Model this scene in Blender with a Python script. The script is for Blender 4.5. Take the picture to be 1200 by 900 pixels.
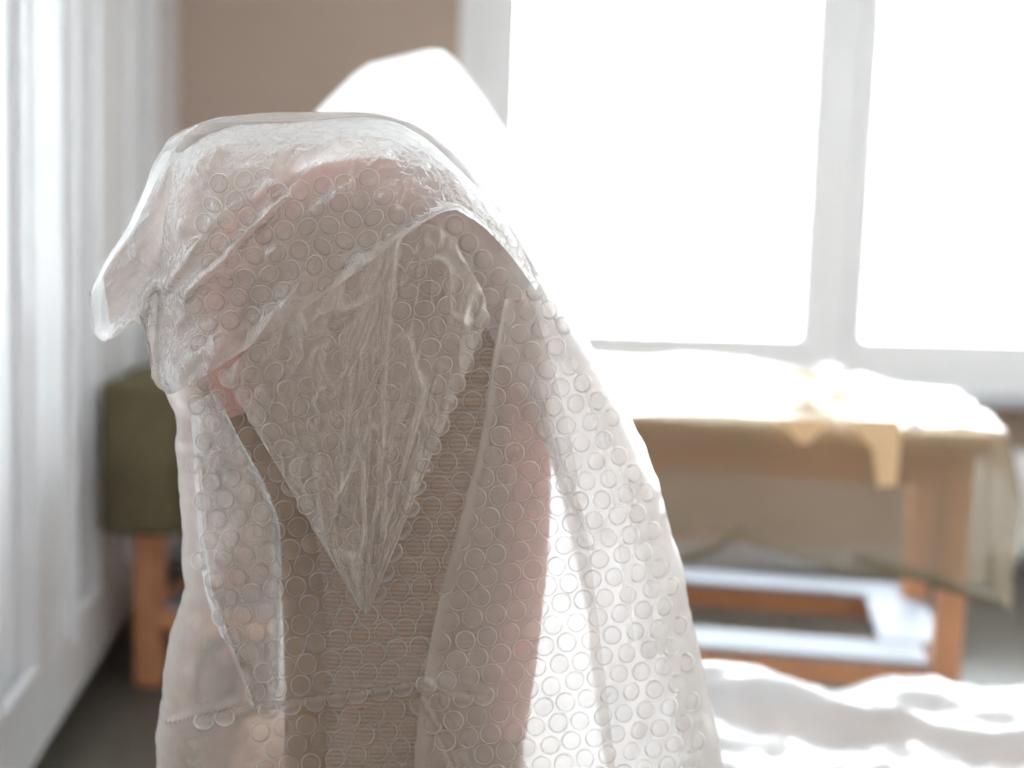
import bpy, bmesh, math, random
import numpy as np
from mathutils import Matrix, Vector

for o in list(bpy.data.objects):
    bpy.data.objects.remove(o)
scene = bpy.context.scene
COL = scene.collection
random.seed(4)

# ------------------------------------------------------------------ camera
F = 1667.0
CAM = Vector((0.0, 0.0, 1.19))
R3 = (Matrix.Rotation(math.radians(-5.6), 3, 'Z')
      @ Matrix.Rotation(math.radians(90 - 6.7), 3, 'X')
      @ Matrix.Rotation(math.radians(1.9), 3, 'Z'))
cd = bpy.data.cameras.new('camera')
cam = bpy.data.objects.new('camera', cd)
COL.objects.link(cam)
cam.matrix_world = Matrix.Translation(CAM) @ R3.to_4x4()
cd.sensor_width = 36.0
cd.lens = 36.0 * F / 1200.0
cd.clip_start = 0.05
cd.dof.use_dof = True
cd.dof.focus_distance = 1.345
cd.dof.aperture_fstop = 2.2
scene.camera = cam

# ------------------------------------------------------------------ light
SKY = 8.0
world = bpy.data.worlds.new('overcast_sky')
scene.world = world
world.use_nodes = True
bg = world.node_tree.nodes['Background']
bg.inputs['Color'].default_value = (0.87, 0.935, 1.0, 1)
bg.inputs['Strength'].default_value = SKY
scene.view_settings.view_transform = 'Standard'
scene.view_settings.look = 'None'
scene.view_settings.gamma = 1.0
scene.view_settings.use_curve_mapping = False
scene.view_settings.exposure = 2.95
scene.cycles.max_bounces = 14
scene.cycles.diffuse_bounces = 7
scene.cycles.glossy_bounces = 4
scene.cycles.transmission_bounces = 10
scene.cycles.transparent_max_bounces = 32
scene.cycles.caustics_reflective = False
scene.cycles.caustics_refractive = False
scene.cycles.sample_clamp_indirect = 8.0
scene.cycles.use_denoising = True


def ray(px, py):
    return R3 @ Vector(((px - 600.0) / F, -(py - 450.0) / F, -1.0))


def at(px, py, Y):
    d = ray(px, py)
    return CAM + d * (Y / d.y)


def onz(px, py, z):
    d = ray(px, py)
    return CAM + d * ((z - CAM.z) / d.z)


RN = np.array(R3)


def at_np(px, py, Y):
    px = np.asarray(px, float); py = np.asarray(py, float)
    d = np.stack([(px - 600) / F, -(py - 450) / F, -np.ones_like(px)], -1) @ RN.T
    t = Y / d[..., 1]
    return np.array(CAM) + d * t[..., None]


# window portal helps Cycles sample the sky through the opening
WY = 4.75           # inner face of the window wall
WX0 = at(538, 60, WY).x
WX1 = WX0 + 3.75
WZ0, WZ1 = 0.63, 2.22
pl = bpy.data.lights.new('window_portal', 'AREA')
pl.shape = 'RECTANGLE'; pl.size = WX1 - WX0; pl.size_y = WZ1 - WZ0
po = bpy.data.objects.new('window_portal', pl)
COL.objects.link(po)
po.location = ((WX0 + WX1) / 2, WY + 0.20, (WZ0 + WZ1) / 2)
po.rotation_euler = (math.radians(-90), 0, 0)
pl.cycles.is_portal = True


# ------------------------------------------------------------------ noise
def vnoise(x, y, seed=0):
    x = np.asarray(x, float); y = np.asarray(y, float)
    xi = np.floor(x).astype(np.int64); yi = np.floor(y).astype(np.int64)
    fx = x - xi; fy = y - yi
    fx = fx * fx * (3 - 2 * fx); fy = fy * fy * (3 - 2 * fy)

    def h(a, b):
        v = np.sin(a * 127.1 + b * 311.7 + seed * 74.7) * 43758.5453
        return v - np.floor(v)
    a = h(xi, yi) * (1 - fx) + h(xi + 1, yi) * fx
    b = h(xi, yi + 1) * (1 - fx) + h(xi + 1, yi + 1) * fx
    return (a * (1 - fy) + b * fy) * 2 - 1


def fbm(x, y, seed=0, octv=3):
    s = 0; a = 1.0
    for k in range(octv):
        s = s + a * vnoise(x * 2 ** k, y * 2 ** k, seed + k * 3)
        a *= 0.5
    return s


def ridged(x, y, seed=0, octv=3):
    s = 0; a = 1.0
    for k in range(octv):
        s = s + a * (1 - np.abs(vnoise(x * 2 ** k, y * 2 ** k, seed + k * 5)) * 2)
        a *= 0.5
    return s


# ------------------------------------------------------------------ helpers
def tag(o, label=None, cat=None, group=None, kind=None):
    if label: o['label'] = label
    if cat: o['category'] = cat
    if group: o['group'] = group
    if kind: o['kind'] = kind
    return o


def empty(name, loc, rz=0.0):
    o = bpy.data.objects.new(name, None)
    o.empty_display_size = 0.1
    COL.objects.link(o)
    o.location = loc
    o.rotation_euler = (0, 0, rz)
    bpy.context.view_layer.update()
    return o


def link_mesh(name, me, mat, parent=None, smooth=False):
    o = bpy.data.objects.new(name, me)
    COL.objects.link(o)
    if mat and not me.materials:
        me.materials.append(mat)
    if smooth:
        me.polygons.foreach_set('use_smooth', [True] * len(me.polygons))
    if parent:
        o.parent = parent
    return o


def from_bm(name, bm, mat, parent=None, smooth=False):
    bmesh.ops.recalc_face_normals(bm, faces=bm.faces)
    me = bpy.data.meshes.new(name)
    bm.to_mesh(me); bm.free()
    return link_mesh(name, me, mat, parent, smooth)


def from_py(name, v, f, mat, parent=None, smooth=True):
    me = bpy.data.meshes.new(name)
    me.from_pydata([tuple(p) for p in v], [], [tuple(q) for q in f])
    me.update()
    return link_mesh(name, me, mat, parent, smooth)


def grid_faces(nr, nc, off=0, wrap=False):
    f = []
    cc = nc if wrap else nc - 1
    for i in range(nr - 1):
        for j in range(cc):
            a = off + i * nc + j; b = off + i * nc + (j + 1) % nc
            f.append((a, b, b + nc, a + nc))
    return f


def add_box(bm, c, s, rz=0.0, bevel=0.0, seg=2, rot=None):
    r = bmesh.ops.create_cube(bm, size=1.0)
    vs = r['verts']
    m = rot if rot is not None else Matrix.Rotation(rz, 4, 'Z')
    bmesh.ops.transform(bm, matrix=Matrix.Translation(c) @ m @ Matrix.Diagonal((*s, 1)), verts=vs)
    if bevel > 0:
        es = list({e for v in vs for e in v.link_edges})
        bmesh.ops.bevel(bm, geom=es, offset=bevel, segments=seg, affect='EDGES', profile=0.6)


def box(name, lo, hi, mat, parent=None, bevel=0.0, seg=2, smooth=False):
    bm = bmesh.new()
    c = [(a + b) / 2 for a, b in zip(lo, hi)]
    s = [b - a for a, b in zip(lo, hi)]
    add_box(bm, c, s, bevel=bevel, seg=seg)
    return from_bm(name, bm, mat, parent, smooth)


def tube_mesh(pts, rad, n=12, closed=False, caps=True):
    pts = [Vector(p) for p in pts]
    m = len(pts)
    vs = []; fs = []
    up = Vector((0, 1, 0))
    for i, p in enumerate(pts):
        a = pts[(i - 1) % m] if (closed or i > 0) else p
        b = pts[(i + 1) % m] if (closed or i < m - 1) else p
        t = (b - a).normalized()
        s = t.cross(up)
        if s.length < 1e-4:
            s = t.cross(Vector((1, 0, 0)))
        s.normalize()
        u = s.cross(t).normalized()
        r = rad[i] if isinstance(rad, (list, tuple)) else rad
        for k in range(n):
            an = 2 * math.pi * k / n
            vs.append(p + s * (r * math.cos(an)) + u * (r * math.sin(an)))
    rows = m if closed else m - 1
    for i in range(rows):
        for k in range(n):
            a = i * n + k; b = i * n + (k + 1) % n
            c = ((i + 1) % m) * n + (k + 1) % n; d = ((i + 1) % m) * n + k
            fs.append((a, b, c, d))
    if caps and not closed:
        fs.append(tuple(range(n)))
        fs.append(tuple(range((m - 1) * n, m * n)))
    return vs, fs


def catmull(pts, per=8, closed=False):
    P = [np.array(p, float) for p in pts]
    n = len(P); out = []
    segs = n if closed else n - 1
    for i in range(segs):
        if closed:
            p0, p1, p2, p3 = P[(i - 1) % n], P[i], P[(i + 1) % n], P[(i + 2) % n]
        else:
            p0, p1, p2, p3 = P[max(i - 1, 0)], P[i], P[i + 1], P[min(i + 2, n - 1)]
        for k in range(per):
            t = k / per
            out.append(0.5 * ((2 * p1) + (-p0 + p2) * t + (2 * p0 - 5 * p1 + 4 * p2 - p3) * t * t
                              + (-p0 + 3 * p1 - 3 * p2 + p3) * t ** 3))
    if not closed:
        out.append(P[-1])
    return np.array(out)


def resample(pts, n):
    pts = np.asarray(pts, float)
    d = np.r_[0, np.cumsum(np.hypot(*np.diff(pts, axis=0).T))]
    t = np.linspace(0, d[-1], n)
    return np.stack([np.interp(t, d, pts[:, k]) for k in range(pts.shape[1])], -1)


# ------------------------------------------------------------------ materials
MAT = {}


def new_mat(name):
    m = bpy.data.materials.new(name)
    m.use_nodes = True
    nt = m.node_tree
    nt.nodes.clear()
    out = nt.nodes.new('ShaderNodeOutputMaterial')
    MAT[name] = m
    return m, nt, out


def N(nt, typ, **kw):
    n = nt.nodes.new(typ)
    for k, v in kw.items():
        setattr(n, k, v)
    return n


def solid(name, col, rough=0.5, spec=0.5, noise=0.0, nscale=20.0, bump=0.0, bscale=80.0, stretch=(1, 1, 1), coat=0.0, sheen=0.0):
    m, nt, out = new_mat(name)
    p = N(nt, 'ShaderNodeBsdfPrincipled')
    nt.links.new(p.outputs[0], out.inputs[0])
    p.inputs['Roughness'].default_value = rough
    p.inputs['Specular IOR Level'].default_value = spec
    p.inputs['Coat Weight'].default_value = coat
    p.inputs['Coat Roughness'].default_value = 0.12
    p.inputs['Sheen Weight'].default_value = sheen
    p.inputs['Base Color'].default_value = (*col, 1)
    tc = N(nt, 'ShaderNodeTexCoord')
    mp = N(nt, 'ShaderNodeMapping')
    mp.inputs['Scale'].default_value = stretch
    nt.links.new(tc.outputs['Object'], mp.inputs[0])
    if noise > 0:
        tx = N(nt, 'ShaderNodeTexNoise')
        tx.inputs['Scale'].default_value = nscale
        tx.inputs['Detail'].default_value = 5
        nt.links.new(mp.outputs[0], tx.inputs['Vector'])
        mx = N(nt, 'ShaderNodeMix', data_type='RGBA')
        mx.inputs[6].default_value = tuple(c * (1 - noise) for c in col) + (1,)
        mx.inputs[7].default_value = tuple(min(1, c * (1 + noise)) for c in col) + (1,)
        nt.links.new(tx.outputs['Fac'], mx.inputs[0])
        nt.links.new(mx.outputs[2], p.inputs['Base Color'])
    if bump > 0:
        tb = N(nt, 'ShaderNodeTexNoise')
        tb.inputs['Scale'].default_value = bscale
        tb.inputs['Detail'].default_value = 4
        nt.links.new(mp.outputs[0], tb.inputs['Vector'])
        b = N(nt, 'ShaderNodeBump')
        b.inputs['Strength'].default_value = bump
        b.inputs['Distance'].default_value = 0.01
        nt.links.new(tb.outputs['Fac'], b.inputs['Height'])
        nt.links.new(b.outputs[0], p.inputs['Normal'])
    return m


def film(name, haze, edge, col=(0.95, 0.95, 0.95), transl=0.5, rough=0.25, crinkle=0.4, cscale=60.0, gloss=1.0, tint=(1, 1, 1), power=1.6):
    """thin polyethylene: clear with a milky haze, hazier where it is seen edge-on (longer path through the film)"""
    m, nt, out = new_mat(name)
    L = nt.links.new
    tc = N(nt, 'ShaderNodeTexCoord')
    n1 = N(nt, 'ShaderNodeTexNoise'); n1.inputs['Scale'].default_value = cscale; n1.inputs['Detail'].default_value = 5
    n1.inputs['Distortion'].default_value = 0.8
    v1 = N(nt, 'ShaderNodeTexVoronoi', feature='DISTANCE_TO_EDGE'); v1.inputs['Scale'].default_value = cscale * 0.7
    wv = N(nt, 'ShaderNodeVectorMath', operation='MULTIPLY_ADD')
    L(n1.outputs['Color'], wv.inputs[0]); wv.inputs[1].default_value = (0.02,) * 3
    L(tc.outputs['Object'], wv.inputs[2]); L(tc.outputs['Object'], n1.inputs['Vector'])
    L(wv.outputs[0], v1.inputs['Vector'])
    pw = N(nt, 'ShaderNodeMath', operation='MINIMUM'); L(v1.outputs['Distance'], pw.inputs[0]); pw.inputs[1].default_value = 0.12
    ad = N(nt, 'ShaderNodeMath', operation='MULTIPLY_ADD'); L(pw.outputs[0], ad.inputs[0]); ad.inputs[1].default_value = -2.0
    L(n1.outputs['Fac'], ad.inputs[2])
    b = N(nt, 'ShaderNodeBump'); b.inputs['Strength'].default_value = crinkle; b.inputs['Distance'].default_value = 0.004
    L(ad.outputs[0], b.inputs['Height'])
    di = N(nt, 'ShaderNodeBsdfDiffuse'); di.inputs['Color'].default_value = (*col, 1)
    tr = N(nt, 'ShaderNodeBsdfTranslucent'); tr.inputs['Color'].default_value = (*col, 1)
    gl = N(nt, 'ShaderNodeBsdfGlossy'); gl.inputs['Roughness'].default_value = rough
    tp = N(nt, 'ShaderNodeBsdfTransparent'); tp.inputs['Color'].default_value = (*tint, 1)
    for s in (di, tr, gl):
        L(b.outputs[0], s.inputs['Normal'])
    m1 = N(nt, 'ShaderNodeMixShader'); m1.inputs[0].default_value = transl
    L(di.outputs[0], m1.inputs[1]); L(tr.outputs[0], m1.inputs[2])
    lw = N(nt, 'ShaderNodeLayerWeight'); lw.inputs['Blend'].default_value = 0.5
    p2 = N(nt, 'ShaderNodeMath', operation='POWER'); L(lw.outputs['Facing'], p2.inputs[0]); p2.inputs[1].default_value = power
    mr = N(nt, 'ShaderNodeMapRange'); L(p2.outputs[0], mr.inputs[0])
    mr.inputs[3].default_value = haze; mr.inputs[4].default_value = edge
    m2 = N(nt, 'ShaderNodeMixShader'); L(mr.outputs[0], m2.inputs[0])
    L(tp.outputs[0], m2.inputs[1]); L(m1.outputs[0], m2.inputs[2])
    fr = N(nt, 'ShaderNodeFresnel'); fr.inputs['IOR'].default_value = 1.45
    L(b.outputs[0], fr.inputs['Normal'])
    fm = N(nt, 'ShaderNodeMath', operation='MULTIPLY'); L(fr.outputs[0], fm.inputs[0]); fm.inputs[1].default_value = gloss
    m3 = N(nt, 'ShaderNodeMixShader'); L(fm.outputs[0], m3.inputs[0])
    L(m2.outputs[0], m3.inputs[1]); L(gl.outputs[0], m3.inputs[2])
    L(m3.outputs[0], out.inputs[0])
    return m


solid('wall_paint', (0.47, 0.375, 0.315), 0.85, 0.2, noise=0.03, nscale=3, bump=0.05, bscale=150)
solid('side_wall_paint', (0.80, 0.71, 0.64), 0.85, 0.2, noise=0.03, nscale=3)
solid('ceiling_paint', (0.86, 0.86, 0.85), 0.9, 0.2, noise=0.02, nscale=2)
solid('floor_laminate', (0.12, 0.108, 0.088), 0.45, 0.4, noise=0.18, nscale=6, stretch=(6, 0.8, 1))
solid('white_lacquer', (0.74, 0.75, 0.77), 0.2, 0.5, noise=0.015, nscale=4)
solid('plinth_dark', (0.10, 0.095, 0.07), 0.6)
solid('window_plastic', (0.86, 0.87, 0.89), 0.3, 0.5, noise=0.01)
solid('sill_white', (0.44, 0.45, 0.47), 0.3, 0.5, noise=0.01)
solid('radiator_enamel', (0.84, 0.84, 0.84), 0.3, 0.5, noise=0.01)
solid('orange_wood', (0.74, 0.36, 0.19), 0.42, 0.4, noise=0.22, nscale=8, stretch=(1, 1, 1), bump=0.05, bscale=40)
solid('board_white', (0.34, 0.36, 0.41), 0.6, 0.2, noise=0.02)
solid('table_top_wood', (0.50, 0.30, 0.16), 0.5, 0.4, noise=0.2, nscale=10)
solid('kraft_paper', (0.78, 0.56, 0.33), 0.8, 0.2, noise=0.05, nscale=20)
solid('paper_white', (0.88, 0.88, 0.90), 0.6, 0.3, noise=0.02)
solid('pink_velvet', (0.82, 0.44, 0.40), 0.8, 0.2, noise=0.08, nscale=30, bump=0.1, bscale=300, sheen=0.3)
solid('facade_plaster', (0.75, 0.74, 0.72), 0.9, 0.2, noise=0.03, nscale=1)
solid('facade_glass', (0.10, 0.11, 0.13), 0.1, 0.5)
solid('leg_wood', (0.30, 0.17, 0.09), 0.4, 0.4, noise=0.2, nscale=12)

# taupe fabric woven in horizontal ribs
m, nt, out = new_mat('taupe_weave')
p = N(nt, 'ShaderNodeBsdfPrincipled'); p.inputs['Roughness'].default_value = 0.85
p.inputs['Specular IOR Level'].default_value = 0.2
tc = N(nt, 'ShaderNodeTexCoord')
w = N(nt, 'ShaderNodeTexWave', wave_type='BANDS', bands_direction='Z')
w.inputs['Scale'].default_value = 66.0; w.inputs['Distortion'].default_value = 1.6; w.inputs['Detail'].default_value = 2
nt.links.new(tc.outputs['Object'], w.inputs['Vector'])
mx = N(nt, 'ShaderNodeMix', data_type='RGBA')
mx.inputs[6].default_value = (0.38, 0.265, 0.195, 1); mx.inputs[7].default_value = (0.57, 0.42, 0.33, 1)
nt.links.new(w.outputs['Fac'], mx.inputs[0]); nt.links.new(mx.outputs[2], p.inputs['Base Color'])
b = N(nt, 'ShaderNodeBump'); b.inputs['Strength'].default_value = 0.5; b.inputs['Distance'].default_value = 0.006
nt.links.new(w.outputs['Fac'], b.inputs['Height']); nt.links.new(b.outputs[0], p.inputs['Normal'])
nt.links.new(p.outputs[0], out.inputs[0])

# window glass: clear, reflecting by fresnel
m, nt, out = new_mat('window_glass')
tp = N(nt, 'ShaderNodeBsdfTransparent'); tp.inputs[0].default_value = (0.96, 0.975, 0.97, 1)
gl = N(nt, 'ShaderNodeBsdfGlossy'); gl.inputs['Roughness'].default_value = 0.01
fr = N(nt, 'ShaderNodeFresnel'); fr.inputs[0].default_value = 1.45
mxs = N(nt, 'ShaderNodeMixShader')
nt.links.new(fr.outputs[0], mxs.inputs[0]); nt.links.new(tp.outputs[0], mxs.inputs[1]); nt.links.new(gl.outputs[0], mxs.inputs[2])
nt.links.new(mxs.outputs[0], out.inputs[0])

film('wrap_film', 0.20, 0.80, (0.98, 0.915, 0.87), 0.40, 0.25, 0.25, 90, gloss=.7)
film('fold_film', 0.27, 0.80, (0.98, 0.915, 0.87), 0.38, 0.22, 0.35, 110, gloss=.7)
film('hood_film', 0.40, 0.95, (0.98, 0.915, 0.875), 0.40, 0.25, 0.4, 110, gloss=.7)
film('crumple_film', 0.30, 0.98, (0.98, 0.92, 0.88), 0.2, 0.18, 0.4, 120, gloss=.4, power=1.1)
film('liner_film', 0.84, 0.95, (0.97, 0.96, 0.95), 0.78, 0.3, 0.25, 90, gloss=.5)
film('bubble_film', 0.03, 0.85, (0.98, 0.93, 0.895), 0.45, 0.10, 0.05, 60, power=1.0, gloss=.35)
film('milky_film', 0.74, 0.9, (0.96, 0.96, 0.96), 0.75, 0.35, 0.3, 30, gloss=.3)
film('table_film', 0.50, 0.9, (0.46, 0.385, 0.28), 0.4, 0.25, 0.35, 14, gloss=.3, tint=(0.93, 0.9, 0.84))
film('bench_film', 0.75, 0.95, (0.84, 0.85, 0.88), 0.35, 0.25, 0.35, 18, gloss=.6)

# ------------------------------------------------------------------ the setting
XL_WALL, X_R, Y_F, Y_B, ZC = -1.20, WX1 + 0.45, -2.4, WY, 2.55


def struct(o):
    o['kind'] = 'structure'
    return o


struct(box('floor', (XL_WALL - .2, Y_F - .2, -0.12), (X_R + .2, Y_B + .3, 0.0), MAT['floor_laminate']))
struct(box('ceiling', (XL_WALL - .2, Y_F - .2, ZC), (X_R + .2, Y_B + .3, ZC + .12), MAT['ceiling_paint']))
struct(box('wall_left', (XL_WALL - .2, Y_F, 0), (XL_WALL, Y_B, ZC), MAT['side_wall_paint']))
struct(box('wall_right', (X_R, Y_F, 0), (X_R + .2, Y_B, ZC), MAT['side_wall_paint']))
struct(box('wall_front', (XL_WALL, Y_F - .2, 0), (X_R, Y_F, ZC), MAT['side_wall_paint']))
bm = bmesh.new()
T = 0.30


def seg(x0, x1, z0, z1):
    add_box(bm, ((x0 + x1) / 2, WY + T / 2, (z0 + z1) / 2), (x1 - x0, T, z1 - z0))


seg(XL_WALL, WX0, 0, ZC); seg(WX1, X_R, 0, ZC)
seg(WX0, WX1, 0, WZ0); seg(WX0, WX1, WZ1, ZC)
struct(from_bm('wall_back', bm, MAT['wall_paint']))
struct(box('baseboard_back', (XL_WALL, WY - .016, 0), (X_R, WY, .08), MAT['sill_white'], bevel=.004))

# window: outer frame, three sashes (third is unseen, added for more daylight), panes, sill
win = empty('window_1', ((WX0 + WX1) / 2, WY, WZ0)); struct(win)


def wchild(name, bm, mat, smooth=False, parent=None):
    o = from_bm(name, bm, mat, None, smooth)
    o.parent = parent or win
    o.matrix_parent_inverse = Matrix.Translation(win.location).inverted()
    return o


def frame_bars(bm, x0, x1, z0, z1, y, w, d, bev=.006, wb=None):
    wb = wb or w
    add_box(bm, (x0 + w / 2, y, (z0 + z1) / 2), (w, d, z1 - z0), bevel=bev)
    add_box(bm, (x1 - w / 2, y, (z0 + z1) / 2), (w, d, z1 - z0), bevel=bev)
    add_box(bm, ((x0 + x1) / 2, y, z0 + wb / 2), (x1 - x0 - 2 * w, d, wb), bevel=bev)
    add_box(bm, ((x0 + x1) / 2, y, z1 - w / 2), (x1 - x0 - 2 * w, d, w), bevel=bev)


gx0 = at(606, 60, WY + .06).x
gm0 = at(945, 180, WY + .06).x
gm1 = at(1022, 180, WY + .06).x
gz = at(800, 391, WY + .06).z
bm = bmesh.new()
frame_bars(bm, WX0, WX1, WZ0, WZ1, WY + .07, .075, .09, wb=.075)
mc = (gm0 + gm1) / 2
add_box(bm, (mc, WY + .07, (WZ0 + WZ1) / 2), (.085, .088, WZ1 - WZ0 - .16), bevel=.005)
pitch = gm1 - gm0 + (gm0 - gx0)
mc2 = mc + pitch
add_box(bm, (mc2, WY + .07, (WZ0 + WZ1) / 2), (.085, .088, WZ1 - WZ0 - .16), bevel=.005)
wchild('window_frame', bm, MAT['window_plastic'])
gtop = WZ1 - .14
sz0 = WZ0 + .06
for k, (a, b_) in enumerate(((gx0, gm0), (gm1, gm1 + (gm0 - gx0)), (gm1 + pitch, WX1 - .14))):
    bm = bmesh.new()
    xa = WX0 + .062 if k == 0 else a - .07      # the outer stile of the first sash is wider
    yy_ = WY + .055
    add_box(bm, ((xa + a) / 2, yy_, (sz0 + gtop + .07) / 2), (a - xa, .075, gtop + .07 - sz0), bevel=.012)
    add_box(bm, (b_ + .035, yy_, (sz0 + gtop + .07) / 2), (.07, .075, gtop + .07 - sz0), bevel=.012)
    add_box(bm, ((a + b_) / 2, yy_, (sz0 + gz) / 2), (b_ - a + .01, .074, gz - sz0), bevel=.012)
    add_box(bm, ((a + b_) / 2, yy_, gtop + .035), (b_ - a + .01, .074, .07), bevel=.012)
    s = wchild('sash', bm, MAT['window_plastic'])
    bm = bmesh.new()
    add_box(bm, ((a + b_) / 2, WY + .06, (gz + gtop) / 2), (b_ - a + .01, .004, gtop - gz + .01))
    g = from_bm('pane', bm, MAT['window_glass'])
    g.parent = s
bm = bmesh.new()
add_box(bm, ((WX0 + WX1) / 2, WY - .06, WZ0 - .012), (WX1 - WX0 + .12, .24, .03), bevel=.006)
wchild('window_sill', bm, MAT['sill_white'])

# neighbouring house far outside, all but lost in the glare
hb = empty('neighbouring_house', (7.0, 22, -6))
tag(hb, 'pale house across the street, barely visible through the right window pane', 'building')
o = box('facade', (at(1040, 100, 22).x - 7, 0, 0), (9, 4, 11.5), MAT['facade_plaster'], hb)
for (x0, y0, x1, y1) in ((1088, 80, 1104, 150), (1086, 258, 1097, 320), (1160, 84, 1176, 150), (1158, 262, 1174, 322)):
    a = at(x0, y1, 22); c = at(x1, y0, 22)
    box('house_window', (a.x - 7, -.04, a.z + 6), (c.x - 7, .05, c.z + 6), MAT['facade_glass'], hb)

# ------------------------------------------------------------------ wardrobe along the left side
WFX = at(215, 60, WY).x - 0.012      # door faces
wd = empty('built_in_wardrobe', (WFX - .3, 2.7, 0))
tag(wd, 'white built-in wardrobe with recessed door panels along the left wall', 'wardrobe')


def wpar(o):
    o.parent = wd
    o.matrix_parent_inverse = Matrix.Translation(wd.location).inverted()
    return o


wpar(box('carcass', (XL_WALL + .002, .74, .09), (WFX - .046, WY - .002, 2.51), MAT['white_lacquer']))
wpar(box('plinth', (XL_WALL + .01, .74, .0), (WFX - .06, WY - .004, .089), MAT['plinth_dark']))


def wy(px):
    """depth of the door plane where a vertical line at pixel px (mid height) meets it"""
    d = ray(px, 420)
    return CAM.y + d.y * ((WFX - CAM.x) / d.x)


pan = [(wy(79), wy(117)), (wy(150), wy(183))]
pw_ = pan[0][1] - pan[0][0]
p1 = wy(42)
pan = [(p1 - 3 * pw_ - .6, p1 - 2 * pw_ - .6), (p1 - 2 * pw_ - .3, p1 - pw_ - .3), (p1 - pw_, p1)] + pan
seams = [pan[0][0] - .15] + [(a[1] + b_[0]) / 2 for a, b_ in zip(pan[:-1], pan[1:])] + [pan[-1][1] + .18]
RD = .026
for k, (ya, yb) in enumerate(pan):
    y0, y1 = seams[k] + .003, seams[k + 1] - .003
    z0, z1 = .095, 2.50
    za, zb = z0 + .165, z1 - .15
    bm = bmesh.new()
    xm = WFX - .0225
    for (a, b_) in ((y0, ya), (yb, y1)):
        add_box(bm, (xm, (a + b_) / 2, (z0 + z1) / 2), (.045, b_ - a, z1 - z0), bevel=.003)
    for (a, b_) in ((z0, za), (zb, z1)):
        add_box(bm, (xm, (ya + yb) / 2, (a + b_) / 2), (.0449, yb - ya, b_ - a), bevel=.003)
    d = wpar(from_bm('door', bm, MAT['white_lacquer']))
    bm = bmesh.new()
    add_box(bm, (WFX - .040, (ya + yb) / 2, (za + zb) / 2), (.008, yb - ya, zb - za))
    pn = from_bm('door_panel', bm, MAT['white_lacquer']); pn.parent = d
    bm = bmesh.new()      # bead moulding round the panel
    fw = .026
    for (c, sz) in (((WFX + .004, ya - fw * .2, (za + zb) / 2), (.036, fw, zb - za + fw)),
                    ((WFX - .024, yb - fw * .5, (za + zb) / 2), (.026, fw, zb - za)),
                    ((WFX - .006, (ya + yb) / 2, za + fw / 2), (.026, yb - ya, fw)),
                    ((WFX - .006, (ya + yb) / 2, zb - fw / 2), (.026, yb - ya, fw))):
        add_box(bm, c, sz, bevel=.006, seg=3)
    ml = from_bm('moulding', bm, MAT['white_lacquer']); ml.parent = d
wpar(box('filler_strip', (WFX - .044, seams[-1] + .003, .095), (WFX - .002, WY - .003, 2.50), MAT['white_lacquer']))

# ------------------------------------------------------------------ radiator under the window
rx0 = at(1128, 600, WY - .10).x
rad = empty('radiator', (rx0 + .5, WY - .09, 0))
tag(rad, 'white ribbed radiator under the window, right of the table', 'radiator')
nfin = 12
fin_me = None
for k in range(nfin):
    if fin_me is None:
        bm = bmesh.new()
        add_box(bm, (0, 0, .26), (.066, .08, .38), bevel=.022, seg=3)
        f0 = from_bm('fin', bm, MAT['radiator_enamel'], rad, True)
        fin_me = f0.data
    else:
        f0 = link_mesh('fin', fin_me, None, rad)
    f0.location = (-.5 + .033 + k * .08, 0, 0)
for z in (.12, .40):
    v, f = tube_mesh([(-.5, 0, z), (.47, 0, z)], .018)
    from_py('header_pipe', v, f, MAT['radiator_enamel'], rad)
for x in (-.45, .36):
    box('wall_bracket', (x, 0, .05), (x + .03, .088, .09), MAT['radiator_enamel'], rad)
    box('foot', (x, -.02, .0), (x + .03, .02, .08), MAT['radiator_enamel'], rad)

# ------------------------------------------------------------------ work table
A = onz(176, 800, 0); B = onz(1100, 882, 0)
ang = math.atan2(B.y - A.y, B.x - A.x)
TL = (B - A).length
tb = empty('work_table', ((A + B) / 2).to_tuple(), ang)
tag(tb, 'long orange wooden work table draped with plastic sheeting below the window', 'table')
TD = 0.60                        # leg spacing front to back
hw = TL / 2
LG = .062
TZ = .75
bm = bmesh.new(); add_box(bm, (0, 0, TZ / 2 - .02), (LG, LG, TZ - .04), bevel=.005)
l0 = from_bm('leg', bm, MAT['orange_wood'], tb)
for i, (x, y) in enumerate(((-hw, 0), (hw, 0), (-hw, TD), (hw, TD))):
    l = l0 if i == 0 else link_mesh('leg', l0.data, None, tb)
    l.location = (x, y, 0)
box('table_top', (-hw - .035, -.08, TZ - .04), (hw + .06, TD + .10, TZ), MAT['table_top_wood'], tb, bevel=.006)
ap = .09
for (lo, hi) in (((-hw + LG / 2, -.014, TZ - .04 - ap), (hw - LG / 2, .014, TZ - .04)),
                 ((-hw + LG / 2, TD - .014, TZ - .04 - ap), (hw - LG / 2, TD + .014, TZ - .04)),
                 ((-hw - .014, LG / 2, TZ - .04 - ap), (-hw + .014, TD - LG / 2, TZ - .04)),
                 ((hw - .014, LG / 2, TZ - .04 - ap), (hw + .014, TD - LG / 2, TZ - .04))):
    box('apron', lo, hi, MAT['orange_wood'], tb, bevel=.003)
RZ0, RZ1 = .145, .20
for (lo, hi) in (((-hw + LG / 2, -.022, RZ0), (hw - LG / 2, .022, RZ1)),
                 ((-hw + LG / 2, TD - .022, RZ0), (hw - LG / 2, TD + .022, RZ1)),
                 ((-hw - .022, LG / 2, RZ0), (-hw + .022, TD - LG / 2, RZ1)),
                 ((hw - .022, LG / 2, RZ0), (hw + .022, TD - LG / 2, RZ1))):
    box('lower_rail', lo, hi, MAT['orange_wood'], tb, bevel=.004)

tM = Matrix.Translation(tb.location) @ Matrix.Rotation(ang, 4, 'Z')


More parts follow.
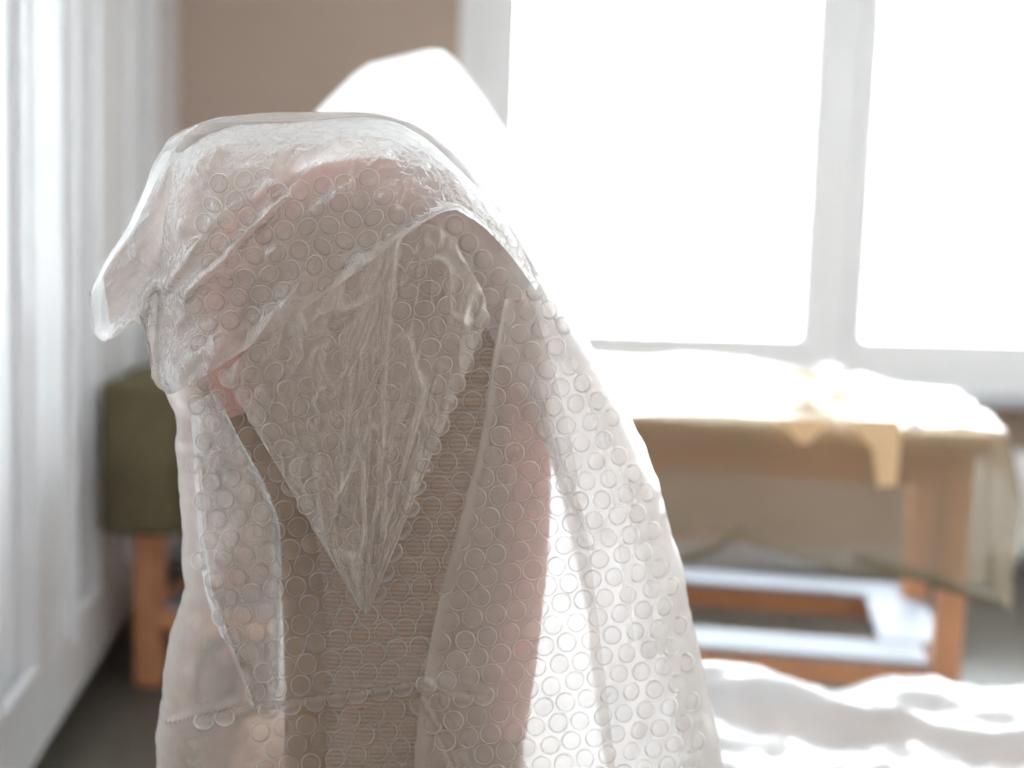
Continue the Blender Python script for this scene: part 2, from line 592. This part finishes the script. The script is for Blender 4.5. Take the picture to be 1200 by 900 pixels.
def table_thing(name, lo, hi, mat, label, cat, bevel=.002, group=None):
    c = Vector([(a + b) / 2 for a, b in zip(lo, hi)]); s = [b - a for a, b in zip(lo, hi)]
    bm = bmesh.new(); add_box(bm, (0, 0, s[2] / 2), s, bevel=bevel)
    o = from_bm(name, bm, MAT[mat])
    o.location = tM @ Vector((c.x, c.y, lo[2])); o.rotation_euler = (0, 0, ang)
    return tag(o, label, cat, group)


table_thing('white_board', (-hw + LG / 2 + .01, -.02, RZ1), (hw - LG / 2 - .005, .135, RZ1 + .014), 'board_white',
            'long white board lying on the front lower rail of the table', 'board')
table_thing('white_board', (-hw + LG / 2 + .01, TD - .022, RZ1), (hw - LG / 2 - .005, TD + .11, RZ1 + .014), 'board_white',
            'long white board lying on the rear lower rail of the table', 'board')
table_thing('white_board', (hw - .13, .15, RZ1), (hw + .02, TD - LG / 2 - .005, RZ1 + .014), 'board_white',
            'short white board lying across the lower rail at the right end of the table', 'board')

# plastic sheet over the table
TOPX, TOPY0, TOPY1 = hw + .07, -.09, TD + .11
na, nb = 260, 130
aa = np.linspace(-TOPX - .36, TOPX + .15, na); bb = np.linspace(TOPY0 - .40, TOPY1 + .16, nb)
Ag, Bg = np.meshgrid(aa, bb)
# uneven hem: shorten the hang along its length
hem = np.interp(aa, [-1.5, -1.1, -.3, .0, .15, .40, .70, 1.05, 1.5], [.30, .33, .36, .35, .345, .27, .33, .34, .43])
dB = np.maximum(TOPY0 - Bg, 0) * (hem / .40)[None, :]
dBb = np.maximum(Bg - TOPY1, 0)
dA = np.maximum(np.abs(Ag) - TOPX, 0)
sgn = np.sign(Ag)
drop = np.sqrt(dA ** 2 + dB ** 2 + dBb ** 2)
xx = np.clip(Ag, -TOPX, TOPX); yy = np.clip(Bg, TOPY0, TOPY1)


def sstep(e0, e1, x):
    t = np.clip((x - e0) / (e1 - e0), 0, 1)
    return t * t * (3 - 2 * t)


lump = .046 * sstep(TOPY0, .62, yy) * (1 - .9 * sstep(.66, .98, xx)) * (.85 + .15 * np.sin(xx * 5))
wr = .009 * fbm(xx * 5, yy * 9, 3) + .006 * ridged(xx * 4 + yy * 2, yy * 7, 9)
ztop = TZ + .012 + lump + np.maximum(wr, -.004) * (1 - sstep(0, .05, drop))
fold = .034 * np.sin(xx * 10 + 1.6 * np.sin(xx * 4)) + .03 * fbm(xx * 4, drop * 1.2, 5)
fold2 = .03 * np.sin(yy * 12)
k = sstep(0.02, .30, drop)
X = xx + sgn * (dA * .30 + (dA > 0) * .01) + np.where(dA > 0, sgn * fold2 * k, 0)
Y = yy - (dB > 0) * (.012 + k * (np.maximum(fold, -.012) + .01)) - dB * .04 + (dBb > 0) * .01
Y = Y - np.where((dA > 0) & (dB > 0), dA * .25, 0)
Z = ztop - drop * .97
wx = tb.location.x + X * math.cos(ang) - Y * math.sin(ang)
X = X + np.maximum(WFX + .024 - wx, 0) / math.cos(ang)
V = np.stack([X, Y, Z], -1).reshape(-1, 3)
ts = from_py('plastic_dust_sheet', V, grid_faces(nb, na), MAT['table_film'])
ts.location = tb.location; ts.rotation_euler = (0, 0, ang)
tag(ts, 'crumpled translucent plastic sheet draped over the long work table', 'plastic sheet')


# rolled hem along the lower edge of the sheet
def hem_roll(pts, r_):
    v, f = tube_mesh(pts, r_, 10)
    o = from_py('rolled_hem', v, f, solid('hem_' + str(len(bpy.data.materials)), (0.20, 0.165, 0.10), .5, .4, noise=.1), ts)
    return o


# kraft paper hanging from the table edge
def hanging(name, pts, label, cat, mat):
    """a thin paper piece hanging just in front of the sheet; pts = local (x, z) outline"""
    bm = bmesh.new()
    yf = TOPY0 - .062
    fr_ = [bm.verts.new((x, yf - .012 * math.sin((TZ - z) * 9), z)) for x, z in pts]
    f = bm.faces.new(fr_)
    r = bmesh.ops.extrude_face_region(bm, geom=[f])
    bmesh.ops.translate(bm, vec=(0, .0015, 0), verts=[e for e in r['geom'] if isinstance(e, bmesh.types.BMVert)])
    o = from_bm(name, bm, MAT[mat])
    o.location = tb.location; o.rotation_euler = (0, 0, ang)
    return tag(o, label, cat)


def tloc(px, py):
    """pixel -> (x, z) in the vertical plane of the table front"""
    d = ray(px, py)
    n = Vector((-math.sin(ang), math.cos(ang), 0))
    p0 = tM @ Vector((0, TOPY0 - .062, 0))
    t = (p0 - CAM).dot(n) / d.dot(n)
    q = tM.inverted() @ (CAM + d * t)
    return (q.x, q.z)


hp = []
for (x_, y_) in resample([(1005, 655), (1060, 668), (1120, 690), (1182, 706)], 14):
    q = tloc(x_, y_); hp.append((q[0], TOPY0 - .062 + .004 * math.sin(x_), q[1]))
hem_roll(hp, [.008 + .005 * math.sin(math.pi * i / 13) for i in range(14)])
hp = []
for (x_, y_) in resample([(760, 662), (800, 655), (840, 643), (872, 620)], 14):
    q = tloc(x_, y_); hp.append((q[0], TOPY0 - .062 + .004 * math.sin(x_), q[1]))
hem_roll(hp, [.006 + .004 * math.sin(math.pi * i / 13) for i in range(14)])
hanging('paper_flap', [tloc(902, 490), tloc(978, 491), tloc(966, 502), tloc(948, 520), tloc(936, 519), tloc(922, 502)],
        'tan pointed paper flap hanging from the table edge', 'paper', 'kraft_paper')
hanging('paper_strip', [tloc(995, 491), tloc(1056, 492), tloc(1054, 530), tloc(1050, 568), tloc(1028, 570), tloc(1022, 525), tloc(1006, 508)],
        'long tan paper strip hanging from the table edge, right of the pointed flap', 'paper', 'kraft_paper')
hanging('tape_piece', [tloc(1060, 492), tloc(1082, 493), tloc(1078, 503), tloc(1066, 505)],
        'small white scrap of tape at the table edge beside the long paper strip', 'tape', 'paper_white')

# ------------------------------------------------------------------ covered bench, lower right
bn = empty('low_bench', (1.08, 1.98, 0))
tag(bn, 'low wooden bench hidden under the white plastic cover at lower right', 'bench')
box('bench_seat', (-.56, -.24, .35), (.56, .22, .41), MAT['table_top_wood'], bn, bevel=.01)
for x in (-.5, .5):
    for y in (-.18, .17):
        box('leg', (x - .025, y - .025, 0), (x + .025, y + .025, .35), MAT['orange_wood'], bn, bevel=.004)
na, nb = 200, 120
aa = np.linspace(-1.06, 1.06, na); bb = np.linspace(-.73, .71, nb)
Ag, Bg = np.meshgrid(aa, bb)
hx, hy0, hy1 = .58, -.27, .25
dA = np.maximum(np.abs(Ag) - hx, 0); dB = np.maximum(hy0 - Bg, 0); dC = np.maximum(Bg - hy1, 0)
drop = np.sqrt(dA ** 2 + dB ** 2 + dC ** 2)
xx = np.clip(Ag, -hx, hx); yy = np.clip(Bg, hy0, hy1)
rid = .030 * np.exp(-((yy - .10 + .42 * (xx + .42)) / .035) ** 2) + .020 * np.exp(-((yy + .02 + .30 * (xx + .1)) / .03) ** 2) \
    + .016 * np.exp(-((yy + .1 + .35 * (xx - .3)) / .03) ** 2)
bump_ = .012 * fbm(xx * 6, yy * 8, 21) + .012 * ridged(xx * 5, yy * 7, 27)
z = .425 + np.maximum(bump_, -.006) + rid * .7 + .035 * np.exp(-((xx + .5) / .12) ** 2) * sstep(-.2, .2, yy)
fold = .018 * np.sin(xx * 17 + yy * 13)
k = sstep(.02, .3, drop)
Z = np.maximum(z - drop * .93, .004 + .004 * (fbm(Ag * 8, Bg * 8, 31) + 1.9))
X = xx + np.sign(Ag) * dA * .08 + np.sign(Ag) * (dA > 0) * (.01 + k * fold)
Y = yy - dB * .10 - (dB > 0) * (.01 + k * fold) + dC * .10 + (dC > 0) * (.01 + k * fold)
cs = from_py('plastic_cover', np.stack([X, Y, Z], -1).reshape(-1, 3), grid_faces(nb, na), MAT['bench_film'])
cs.location = bn.location
tag(cs, 'glossy white plastic cover lying in folds over the low bench at lower right', 'plastic cover')

# ------------------------------------------------------------------ balloon-back chair (inside the bubble wrap)
CY = 1.465
outer_px = [(330, 1050), (330, 900), (330, 780), (322, 660), (290, 560), (250, 470), (232, 380), (246, 295), (305, 222),
            (430, 184), (545, 222), (612, 310), (640, 430), (645, 600), (632, 750), (612, 900), (602, 1050)]


def make_chair(name, label):
    zt = 0.0
    base = at(470, 1050, CY); base.z = 0; base.y = CY + .18
    t = empty(name, base)
    tag(t, label, 'chair')
    out3 = [at(x, y, CY) - base for x, y in outer_px]
    crv = catmull([(p.x, p.y, p.z) for p in out3], 8)
    cx = np.mean([p.x for p in out3]); cz = np.mean([p.z for p in out3])
    # rim: upholstered roll along the outline, pulled in by its radius
    rr = .026
    inn = []
    for i in range(len(crv)):
        a = crv[max(i - 1, 0)]; b_ = crv[min(i + 1, len(crv) - 1)]
        tg = b_ - a; n = np.array([tg[2], 0, -tg[0]]); n /= np.linalg.norm(n) + 1e-9
        inn.append(crv[i] + n * rr)
    i0, i1 = 8 * 5 - 2, 8 * 15 - 2
    v, f = tube_mesh(inn[i0:i1 + 1], rr, 14)
    from_py('back_roll', v, f, MAT['pink_velvet'], t)
    for seg_ in (inn[:i0 + 1], inn[i1:]):
        v, f = tube_mesh(seg_, rr * .9, 14)
        from_py('back_post', v, f, MAT['leg_wood'], t)
    # panel: ribbed fabric filling the outline, slightly domed
    half = len(inn) // 2
    L_ = resample(np.array(inn)[:half + 1], 60); R_ = resample(np.array(inn)[half:][::-1], 60)
    nn = 24
    for side, nm, mt in ((-1, 'back_panel', 'taupe_weave'), (1, 'inner_back', 'pink_velvet')):
        vs = []
        for i in range(60):
            for j in range(nn):
                s = j / (nn - 1)
                p_ = L_[i] * (1 - s) + R_[i] * s
                dome = .012 * (1 - (2 * s - 1) ** 2)
                vs.append((p_[0], p_[1] + side * (.006 + dome), p_[2]))
        from_py(nm, vs, grid_faces(60, nn), MAT[mt], t)
    bm = bmesh.new(); add_box(bm, (0, .03, .475), (.42, .40, .09), bevel=.03, seg=4)
    from_bm('seat', bm, MAT['taupe_weave'], t, True)
    bm = bmesh.new(); add_box(bm, (0, .03, .405), (.38, .36, .05), bevel=.006)
    from_bm('seat_frame', bm, MAT['leg_wood'], t)
    for x in (-.165, .165):
        for y in (-.13, .19):
            v, f = tube_mesh([(x * 1.08, y * 1.05, 0), (x, y, .40)], [.013, .021], 12)
            from_py('leg', v, f, MAT['leg_wood'], t)
    return t


ch1 = make_chair('balloon_back_chair', 'pink upholstered chair with rounded back and taupe panel inside the near bubble wrap')

# ------------------------------------------------------------------ bubble wrap over the near chair
rowP = np.array([131, 133, 137, 145, 160, 180, 200, 260, 330, 400, 440, 458, 480, 560, 680, 740, 800, 860, 900, 1100, 1300, 1560], float)
rowL = np.array([335, 300, 268, 238, 216, 204, 198, 186, 178, 175, 180, 198, 207, 210, 218, 200, 192, 186, 186, 180, 160, 130], float)
rowR = np.array([415, 440, 458, 482, 510, 534, 554, 602, 642, 690, 714, 724, 735, 769, 801, 813, 825, 838, 848, 870, 872, 860], float)
rowB = np.interp(rowP, [131, 133, 145, 170, 220, 400, 900, 1300, 1560], [.001, .012, .036, .062, .085, .105, .135, .22, .25])
rowY = np.interp(rowP, [131, 400, 900, 1300, 1560], [1.445, 1.460, 1.490, 1.60, 1.64])
NE = 2.5


def row(py):
    return (np.interp(py, rowP, rowL), np.interp(py, rowP, rowR), np.interp(py, rowP, rowB), np.interp(py, rowP, rowY))


def seg_dist(px, py, poly):
    """distance to a polyline, and signed side"""
    best = np.full(np.shape(px), 1e9); side = np.zeros(np.shape(px))
    for (x0, y0), (x1, y1) in zip(poly[:-1], poly[1:]):
        dx, dy = x1 - x0, y1 - y0
        t = np.clip(((px - x0) * dx + (py - y0) * dy) / (dx * dx + dy * dy), 0, 1)
        d = np.hypot(px - x0 - t * dx, py - y0 - t * dy)
        s = np.sign((px - x0) * dy - (py - y0) * dx)
        m_ = d < best
        best = np.where(m_, d, best); side = np.where(m_, s, side)
    return best, side


CREASES = [  # polyline, height (m), width (px)
    ([(188, 866), (238, 842), (300, 818), (400, 801), (482, 786), (560, 800)], .013, 8),
    ([(246, 690), (268, 745), (300, 815)], .013, 5),
    ([(226, 560), (234, 640), (247, 700)], .006, 5),
    ([(330, 590), (329, 700), (327, 810)], .003, 4),
    ([(632, 455), (655, 545), (692, 640)], .007, 4),
    ([(487, 800), (520, 860), (545, 910)], .008, 4),
    ([(512, 808), (545, 860), (560, 910)], .007, 4),
    ([(640, 340), (690, 470), (720, 600), (735, 760)], .003, 10),
]


KF = .928          # features on the front sit nearer than the outline's plane


def kf(p):
    return (437 + (p[0] - 437) * KF, 250 + (p[1] - 250) * KF)


CREASES = [([kf(p) for p in poly], a, w_) for poly, a, w_ in CREASES]


def disp(px, py):
    h = .0035 * fbm(px / 90, py / 130, 2) + .0012 * fbm(px / 22, py / 30, 12)
    for poly, a, w_ in CREASES:
        d, s = seg_dist(px, py, poly)
        h = h + a * np.exp(-(d / w_) ** 2) + a * .5 * np.exp(-d / (w_ * 4)) * (s > 0)
    return h


def bodyY(px, py):
    l, r, b_, ym = row(py)
    s = np.clip((px - (l + r) / 2) / ((r - l) / 2), -.94, .94)
    fy = b_ * (1 - np.abs(s) ** NE) ** (1 / NE)
    return ym - fy - disp(px, py) * np.clip(fy / .05, 0, 1)


# body: closed loops from the top down to the floor
nr, nc = 430, 540
v_ = np.linspace(0, 1, nr)
pys = 131 + (1560 - 131) * np.interp(v_, [0, .08, .75, 1], [0, .02, .56, 1])
th = np.linspace(0, 2 * np.pi, nc, endpoint=False)
# more columns on the front half
th = th + .35 * np.sin(th * 1.0 - np.pi / 2) * 0 
cs_, sn_ = np.cos(th), np.sin(th)
ex = np.sign(cs_) * np.abs(cs_) ** (2 / NE); ey = np.sign(sn_) * np.abs(sn_) ** (2 / NE)
verts = []
for py in pys:
    l, r, b_, ym = row(py)
    px = (l + r) / 2 + (r - l) / 2 * ex
    P3 = at_np(px, np.full(nc, py), float(ym))
    y = ym - b_ * ey
    dsp = disp(px, np.full(nc, py))
    front = np.clip(ey, 0, 1); back = np.clip(-ey, 0, 1)
    y = y - dsp * front ** .7 * min(1, b_ / .06) + back * .008 * fbm(px / 60 + 40, np.full(nc, py / 80), 8)
    # ripples in the silhouette
    sd = (np.abs(ex) ** 6) * np.sign(ex)
    P3[:, 0] += sd * (.0022 * vnoise(py / 26, 0.5, 17) + .0012 * vnoise(py / 9, 3.5, 18))
    P3[:, 1] = y
    verts.append(P3)
V = np.concatenate(verts)
faces = grid_faces(nr, nc, 0, True)
wrap = empty('bubble_wrap', (at(470, 1050, 1.55).x, 1.6, 0))
tag(wrap, 'bubble wrap draped as a hood over the near chair, in sharp focus', 'bubble wrap')
WI = Matrix.Translation(wrap.location).inverted()


def wchild2(o, parent=None):
    o.parent = parent or wrap
    o.matrix_parent_inverse = WI
    return o


V[:, 2] = np.maximum(V[:, 2], .006)
body = wchild2(from_py('film_sheet', V, faces + [tuple(range(nc))], MAT['wrap_film']))


# second turn of the wrap: it goes round the back and both sides, leaving the front of the chair single
th2 = np.radians(np.linspace(60, -75, 150))
c2, s2 = np.cos(th2), np.sin(th2)
ex2 = np.sign(c2) * np.abs(c2) ** (2 / NE); ey2 = np.sign(s2) * np.abs(s2) ** (2 / NE)
vl = []
pl_rows = np.linspace(137, 1500, 170)
for py in pl_rows:
    l, r, b_, ym = row(py)
    px = (l + r) / 2 + (r - l) / 2 * ex2 * .965
    P3 = at_np(px, np.full(150, py), float(ym))
    P3[:, 1] = ym - b_ * .90 * ey2 + .004 * fbm(px / 50 + 70, np.full(150, py / 70), 33)
    vl.append(P3)
vl = np.concatenate(vl); vl[:, 2] = np.maximum(vl[:, 2], .008)
wchild2(from_py('inner_turn', vl, grid_faces(170, 150), MAT['liner_film']))


# ---- folds lying on top of the body
def frontY(px, py):
    """depth of the sheet's front where the line of sight through (px, py) meets it"""
    y = np.full(np.shape(px), 1.36)
    for _ in range(3):
        kx = y / np.interp(py, rowP, rowY)
        y = bodyY(437 + (px - 437) * kx, 250 + (py - 250) * kx)
    return y


def lay_fold(name, top, bot, n1, n2, off, wrink, edge=None):
    """surface between two pixel polylines lying `off` metres in front of the body"""
    Tc = resample(catmull(top, 6), n1); Bc = resample(catmull(bot, 6), n1)
    vv = []
    for j in range(n2):
        t = j / (n2 - 1)
        P2 = Tc * (1 - t) + Bc * t
        u = np.linspace(0, 1, n1)
        y = np.minimum(frontY(P2[:, 0], P2[:, 1]) - off(u, t, P2) - wrink(u, t, P2), 1.47)
        if edge is not None:
            e_ = edge(u, t)
            y = 1.46 * (1 - e_) + y * e_
        vv.append(at_np(P2[:, 0], P2[:, 1], y))
    return np.concatenate(vv), n2, n1


# hood flap: top layer folded over, lower edge running diagonally
hood_top = [(104, 345), (128, 298), (150, 262), (168, 222), (184, 184), (206, 157), (262, 137), (330, 141), (430, 134), (490, 154), (545, 204), (596, 262), (634, 326)]
hood_bot = [(107, 386), (122, 400), (150, 381), (166, 381), (173, 410), (180, 446), (192, 458), (212, 457), (305, 398), (405, 328), (512, 252), (552, 256), (592, 292), (628, 340)]


def hood_off(u, t, P2):
    lip = .010 + .012 * np.exp(-((1 - t) / .12) ** 2)
    return (.002 + lip * sstep(0, .15, np.float64(t))) * (1 - .9 * sstep(.76, .92, u))


def hood_wr(u, t, P2):
    px, py = P2[:, 0], P2[:, 1]
    h = .004 * fbm(px / 40 + py / 60, py / 50 - px / 80, 40) + .0035 * ridged((px + py) / 55, (py - px) / 160, 44)
    for poly, a, w_ in (([(218, 345), (265, 300), (332, 232)], .010, 8),
                        ([(190, 340), (255, 258), (315, 215)], .006, 7),
                        ([(235, 165), (228, 190), (240, 215)], .005, 5),
                        ([(262, 138), (258, 170), (245, 200)], .005, 6),
                        ([(185, 330), (170, 350), (166, 380)], .008, 7),
                        ([(150, 265), (165, 300), (180, 330)], .004, 9)):
        d, s = seg_dist(px, py, poly)
        h = h + a * np.exp(-(d / w_) ** 2)
    return h * min(1, t * 6) * (1 - .9 * sstep(.60, .80, u))


Hf, n2, n1 = lay_fold('hood', hood_top, hood_bot, 260, 110, hood_off, hood_wr,
                      lambda u, t: sstep(0, 1, t / np.interp(u, [.30, .45], [.10, .012])) * sstep(0, .05, u))
# the back layer of the overhang on the left
Tc = resample(catmull(hood_top, 6), 260); Bc = resample(catmull(hood_bot, 6), 260)
nbk = 70
vb = []
for j in range(40):
    t = j / 39
    P2 = (Tc * (1 - t) + Bc * t)[:nbk]
    Q = at_np(P2[:, 0], P2[:, 1], 1.46)
    u = np.arange(nbk) / nbk
    Q[:, 1] = 1.46 + .05 * math.sin(math.pi * t * .8) + .006 * fbm(P2[:, 0] / 30, P2[:, 1] / 40, 50)
    vb.append(Q)
vb = np.concatenate(vb)
Vh = np.concatenate([Hf, vb])
wchild2(from_py('hood_flap', Vh, grid_faces(n2, n1) + grid_faces(40, nbk, n1 * n2), MAT['hood_film']))


# crumpled V-shaped fold hanging from the hood
def v_wr(u, t, P2):
    px, py = P2[:, 0], P2[:, 1]
    def lines(a, b, seed):
        return np.clip(1 - np.abs(vnoise(a, b, seed)) * 3.2, 0, 1) ** 1.5
    # pulled pleats running down to the tip, broken by cross dents round the squeezed bubbles
    return (.0075 * lines(u * 9 + .6 * t, t * 2.2 + u, 61) * (1 - .3 * t)
            + .0065 * lines(u * 6 - t * 2.0, t * 7 + u * 4, 64)
            + .0030 * lines(u * 17, t * 15 + u * 5, 67)
            + .0025 * fbm(u * 7, t * 9, 69))


Vf, n2, n1 = lay_fold('v', [(262, 440), (300, 402), (400, 332), (500, 262), (560, 330), (572, 372)],
                      [(421, 712), (425, 716), (429, 719), (431, 719), (433, 716), (436, 708)], 170, 130,
                      lambda u, t, P2: .006 + .010 * np.sin(np.pi * np.clip(u, 0, 1)) ** .5, v_wr)
wchild2(from_py('crumpled_fold', Vf, grid_faces(n2, n1), MAT['crumple_film']))


def soft_wr(seed):
    def g(u, t, P2):
        return .0016 * fbm(P2[:, 0] / 45, P2[:, 1] / 60, seed) + .0006 * ridged(P2[:, 0] / 20, P2[:, 1] / 40, seed + 3)
    return g


# pleat on the right of the chair back
Rf, n2, n1 = lay_fold('r', [(592, 350), (577, 420), (562, 520), (531, 640), (511, 720), (493, 820), (484, 910), (478, 1010)],
                      [(622, 352), (645, 420), (670, 520), (690, 640), (700, 720), (712, 820), (722, 910), (730, 1010)], 180, 60,
                      lambda u, t, P2: .004 + .010 * np.exp(-(t / .08) ** 2) * np.ones_like(u), soft_wr(70))
wchild2(from_py('pleat', Rf, grid_faces(n2, n1), MAT['fold_film']))
# pleat on the left edge
Lf, n2, n1 = lay_fold('l', [(252, 458), (284, 520), (312, 570), (328, 620), (330, 710), (327, 812)],
                      [(222, 474), (226, 520), (229, 570), (233, 630), (240, 690), (258, 745)], 120, 50,
                      lambda u, t, P2: .004 + .007 * np.exp(-(t / .08) ** 2) * np.ones_like(u), soft_wr(80))
wchild2(from_py('pleat', Lf, grid_faces(n2, n1), MAT['fold_film']))


# ---- bubbles
def inside(px, py, poly):
    c = False
    n = len(poly)
    for i in range(n):
        (x0, y0), (x1, y1) = poly[i], poly[(i + 1) % n]
        if (y0 > py) != (y1 > py) and px < (x1 - x0) * (py - y0) / (y1 - y0) + x0:
            c = not c
    return c


HOOD = hood_top + hood_bot[::-1]
VFOLD = [(262, 440), (400, 332), (500, 262), (572, 372), (436, 708), (428, 719)]
RPL = [(592, 350), (577, 420), (562, 520), (531, 640), (511, 720), (493, 820), (478, 1010), (760, 1010), (730, 720), (694, 520), (645, 345)]
LPL = [(252, 458), (284, 520), (328, 620), (330, 710), (327, 812), (250, 740), (226, 630), (216, 474)]
BARE = [[(190, 700), (240, 690), (300, 815), (190, 866)], [(180, 880), (300, 826), (320, 1000), (170, 1000)]]


def topY(px, py):
    y = float(frontY(np.array([px]), np.array([py]))[0])
    if inside(px, py, HOOD): y -= .016
    elif inside(px, py, VFOLD): y -= .016
    elif inside(px, py, RPL): y -= .007
    elif inside(px, py, LPL): y -= .007
    return y


def surf(px, py):
    return at(px, py, topY(px, py))


BR = .0104
prof = [(1.0, 0.0), (.97, .32), (.90, .64), (.80, .86), (.58, .97)]
ns = 16
bv = [(r_ * math.cos(2 * math.pi * k / ns), r_ * math.sin(2 * math.pi * k / ns), h_) for r_, h_ in prof for k in range(ns)]
bf = grid_faces(len(prof), ns, 0, True)
bv.append((0, 0, 1.0))
bf += [((len(prof) - 1) * ns + k, (len(prof) - 1) * ns + (k + 1) % ns, len(bv) - 1) for k in range(ns)]
bub_me = bpy.data.meshes.new('bubble')
bub_me.from_pydata(bv, [], bf); bub_me.update()
bub_me.polygons.foreach_set('use_smooth', [True] * len(bub_me.polygons))
bub_me.materials.append(MAT['bubble_film'])

spots = []
PX = 26.5
a0 = math.radians(-9)
for i in range(-45, 60):
    for j in range(-45, 60):
        gx = (i + .5 * (j % 2)) * PX; gy = j * PX * .866
        px = 420 + gx * math.cos(a0) - gy * math.sin(a0)
        py = 560 + gx * math.sin(a0) + gy * math.cos(a0)
        px += random.uniform(-1.5, 1.5); py += random.uniform(-1.5, 1.5)
        if not (185 < py < 985):
            continue
        l, r, b_, ym = row(250 + (py - 250) * .94)
        s = (437 + (px - 437) * .94 - (l + r) / 2) / ((r - l) / 2)
        if abs(s) > .90 or px < 226:
            continue
        if any(inside(px, py, q) for q in BARE):
            continue
        inh = inside(px, py, HOOD)
        if inh:
            # the outer band of the hood is plain film
            d, _ = seg_dist(np.array([px]), np.array([py]), hood_top)
            if d[0] < 64 or px < 215:
                continue
        elif py < 330:
            d, _ = seg_dist(np.array([px]), np.array([py]), [(430, 134), (490, 154), (545, 205), (602, 262), (642, 332)])
            if d[0] < 34:
                continue
        spots.append((px, py, inh, inside(px, py, VFOLD)))
spots.sort(key=lambda s: math.hypot((s[0] - 430) * 1.15, s[1] - 640))
mats = []
for (px, py, inh, inv) in spots:
    e = 7.0
    c = surf(px, py)
    n = (surf(px + e, py) - surf(px - e, py)).cross(surf(px, py - e) - surf(px, py + e))
    n.normalize()
    if n.y > 0:
        n = -n
    n = (n + Vector((0, -.6, 0))).normalized()
    z_ = n; x_ = Vector((1, 0, 0)) - z_ * z_.x; x_.normalize(); y_ = z_.cross(x_)
    squash = random.uniform(.72, 1.0) if (inh or inv) else random.uniform(.93, 1.0)
    rot = random.uniform(0, math.pi)
    sx = BR * random.uniform(.96, 1.03); sy = BR * squash
    M = Matrix((x_, y_, z_)).transposed().to_4x4()
    M.translation = c - n * .001
    mats.append(M @ Matrix.Rotation(rot, 4, 'Z') @ Matrix.Diagonal((sx, sy, .0052 * random.uniform(.8, 1.1), 1)))
for M in mats[:300]:
    o = bpy.data.objects.new('bubble', bub_me)
    COL.objects.link(o)
    o.parent = body
    o.matrix_basis = M
rest = mats[300:]
vs = []; fs = []
bvn = np.c_[np.array(bv), np.ones(len(bv))]
for M in rest:
    off = len(vs)
    vs.extend((bvn @ np.array(M).T)[:, :3].tolist())
    fs.extend([tuple(i + off for i in q) for q in bf])
st = from_py('outer_bubbles', vs, fs, MAT['bubble_film'])
st.parent = body
st['kind'] = 'stuff'

# ------------------------------------------------------------------ second wrapped chair behind
D2 = 2.22
r2P = np.array([57, 60, 66, 74, 86, 100, 118, 135, 155, 200, 260, 330, 500, 800, 1000, 1180], float)
r2L = np.array([505, 488, 466, 432, 414, 400, 382, 366, 356, 345, 335, 330, 325, 318, 310, 300], float)
r2R = np.array([517, 522, 530, 537, 546, 556, 568, 579, 594, 618, 630, 640, 650, 670, 690, 700], float)
r2B = np.interp(r2P, [57, 66, 100, 200, 500, 1180], [.002, .03, .07, .11, .16, .24])
r2Y = np.interp(r2P, [57, 1180], [D2, D2 + .04])
nr, nc = 130, 200
pys = 57 + (1180 - 57) * np.interp(np.linspace(0, 1, nr), [0, .35, 1], [0, .1, 1])
th = np.linspace(0, 2 * np.pi, nc, endpoint=False)
cs_, sn_ = np.cos(th), np.sin(th)
ex = np.sign(cs_) * np.abs(cs_) ** (2 / 2.3); ey = np.sign(sn_) * np.abs(sn_) ** (2 / 2.3)
verts = []
for py in pys:
    l, r = np.interp(py, r2P, r2L), np.interp(py, r2P, r2R)
    b_, ym = np.interp(py, r2P, r2B), np.interp(py, r2P, r2Y)
    px = (l + r) / 2 + (r - l) / 2 * ex
    P3 = at_np(px, np.full(nc, py), float(ym))
    P3[:, 1] = ym - b_ * ey - .012 * fbm(px / 45 + 9, np.full(nc, py / 60), 90) * ey * min(1, b_ / .05)
    verts.append(P3)
V = np.concatenate(verts); V[:, 2] = np.maximum(V[:, 2], .006)
w2 = from_py('plastic_wrapping', V, grid_faces(nr, nc, 0, True) + [tuple(range(nc))], MAT['milky_film'])
tag(w2, 'milky white plastic wrapping peaked over a tall chair, behind the near bubble wrap', 'plastic wrap')


def copy_tree(o, parent=None):
    c = o.copy(); COL.objects.link(c); c.parent = parent
    for chd in list(o.children):
        copy_tree(chd, c)
    return c


ch2 = copy_tree(ch1)
ch2['label'] = 'second chair with rounded back, hidden inside the milky plastic wrapping behind'
q = at(485, 600, D2)
ch2.location = (q.x, D2 + .10, 0)
ch2.scale = (.85, .8, .96)

# ------------------------------------------------------------------ olive cloth over the left end of the table
na, nb = 90, 90
aa = np.linspace(0, .62, na); bb = np.linspace(-.50, TD + .2, nb)
Ag, Bg = np.meshgrid(aa, bb)
x0c = -hw - .045
dB = np.maximum(TOPY0 - .05 - Bg, 0)
yy = np.maximum(Bg, TOPY0 - .05)
kk = sstep(0, .2, dB)
fold = .045 * np.sin(Ag * 26 + 2 * vnoise(Ag * 6, Bg * 0 + 1, 5)) * kk
Z = TZ + .030 + .06 * sstep(TOPY0, .62, yy) + .012 * fbm(Ag * 6, yy * 6, 71) - dB * .95
Y = yy - (dB > 0) * .03 - np.maximum(fold, -.02)
oc = from_py('olive_cloth', np.stack([x0c + Ag, Y, Z], -1).reshape(-1, 3), grid_faces(nb, na),
             solid('olive_canvas', (0.125, 0.105, 0.058), 0.85, 0.2, noise=0.15, nscale=25, bump=0.1, bscale=250))
md = oc.modifiers.new('thickness', 'SOLIDIFY'); md.thickness = .003
oc.location = tb.location; oc.rotation_euler = (0, 0, ang)
tag(oc, 'dark olive cloth hanging over the left end of the table beside the wardrobe', 'cloth')
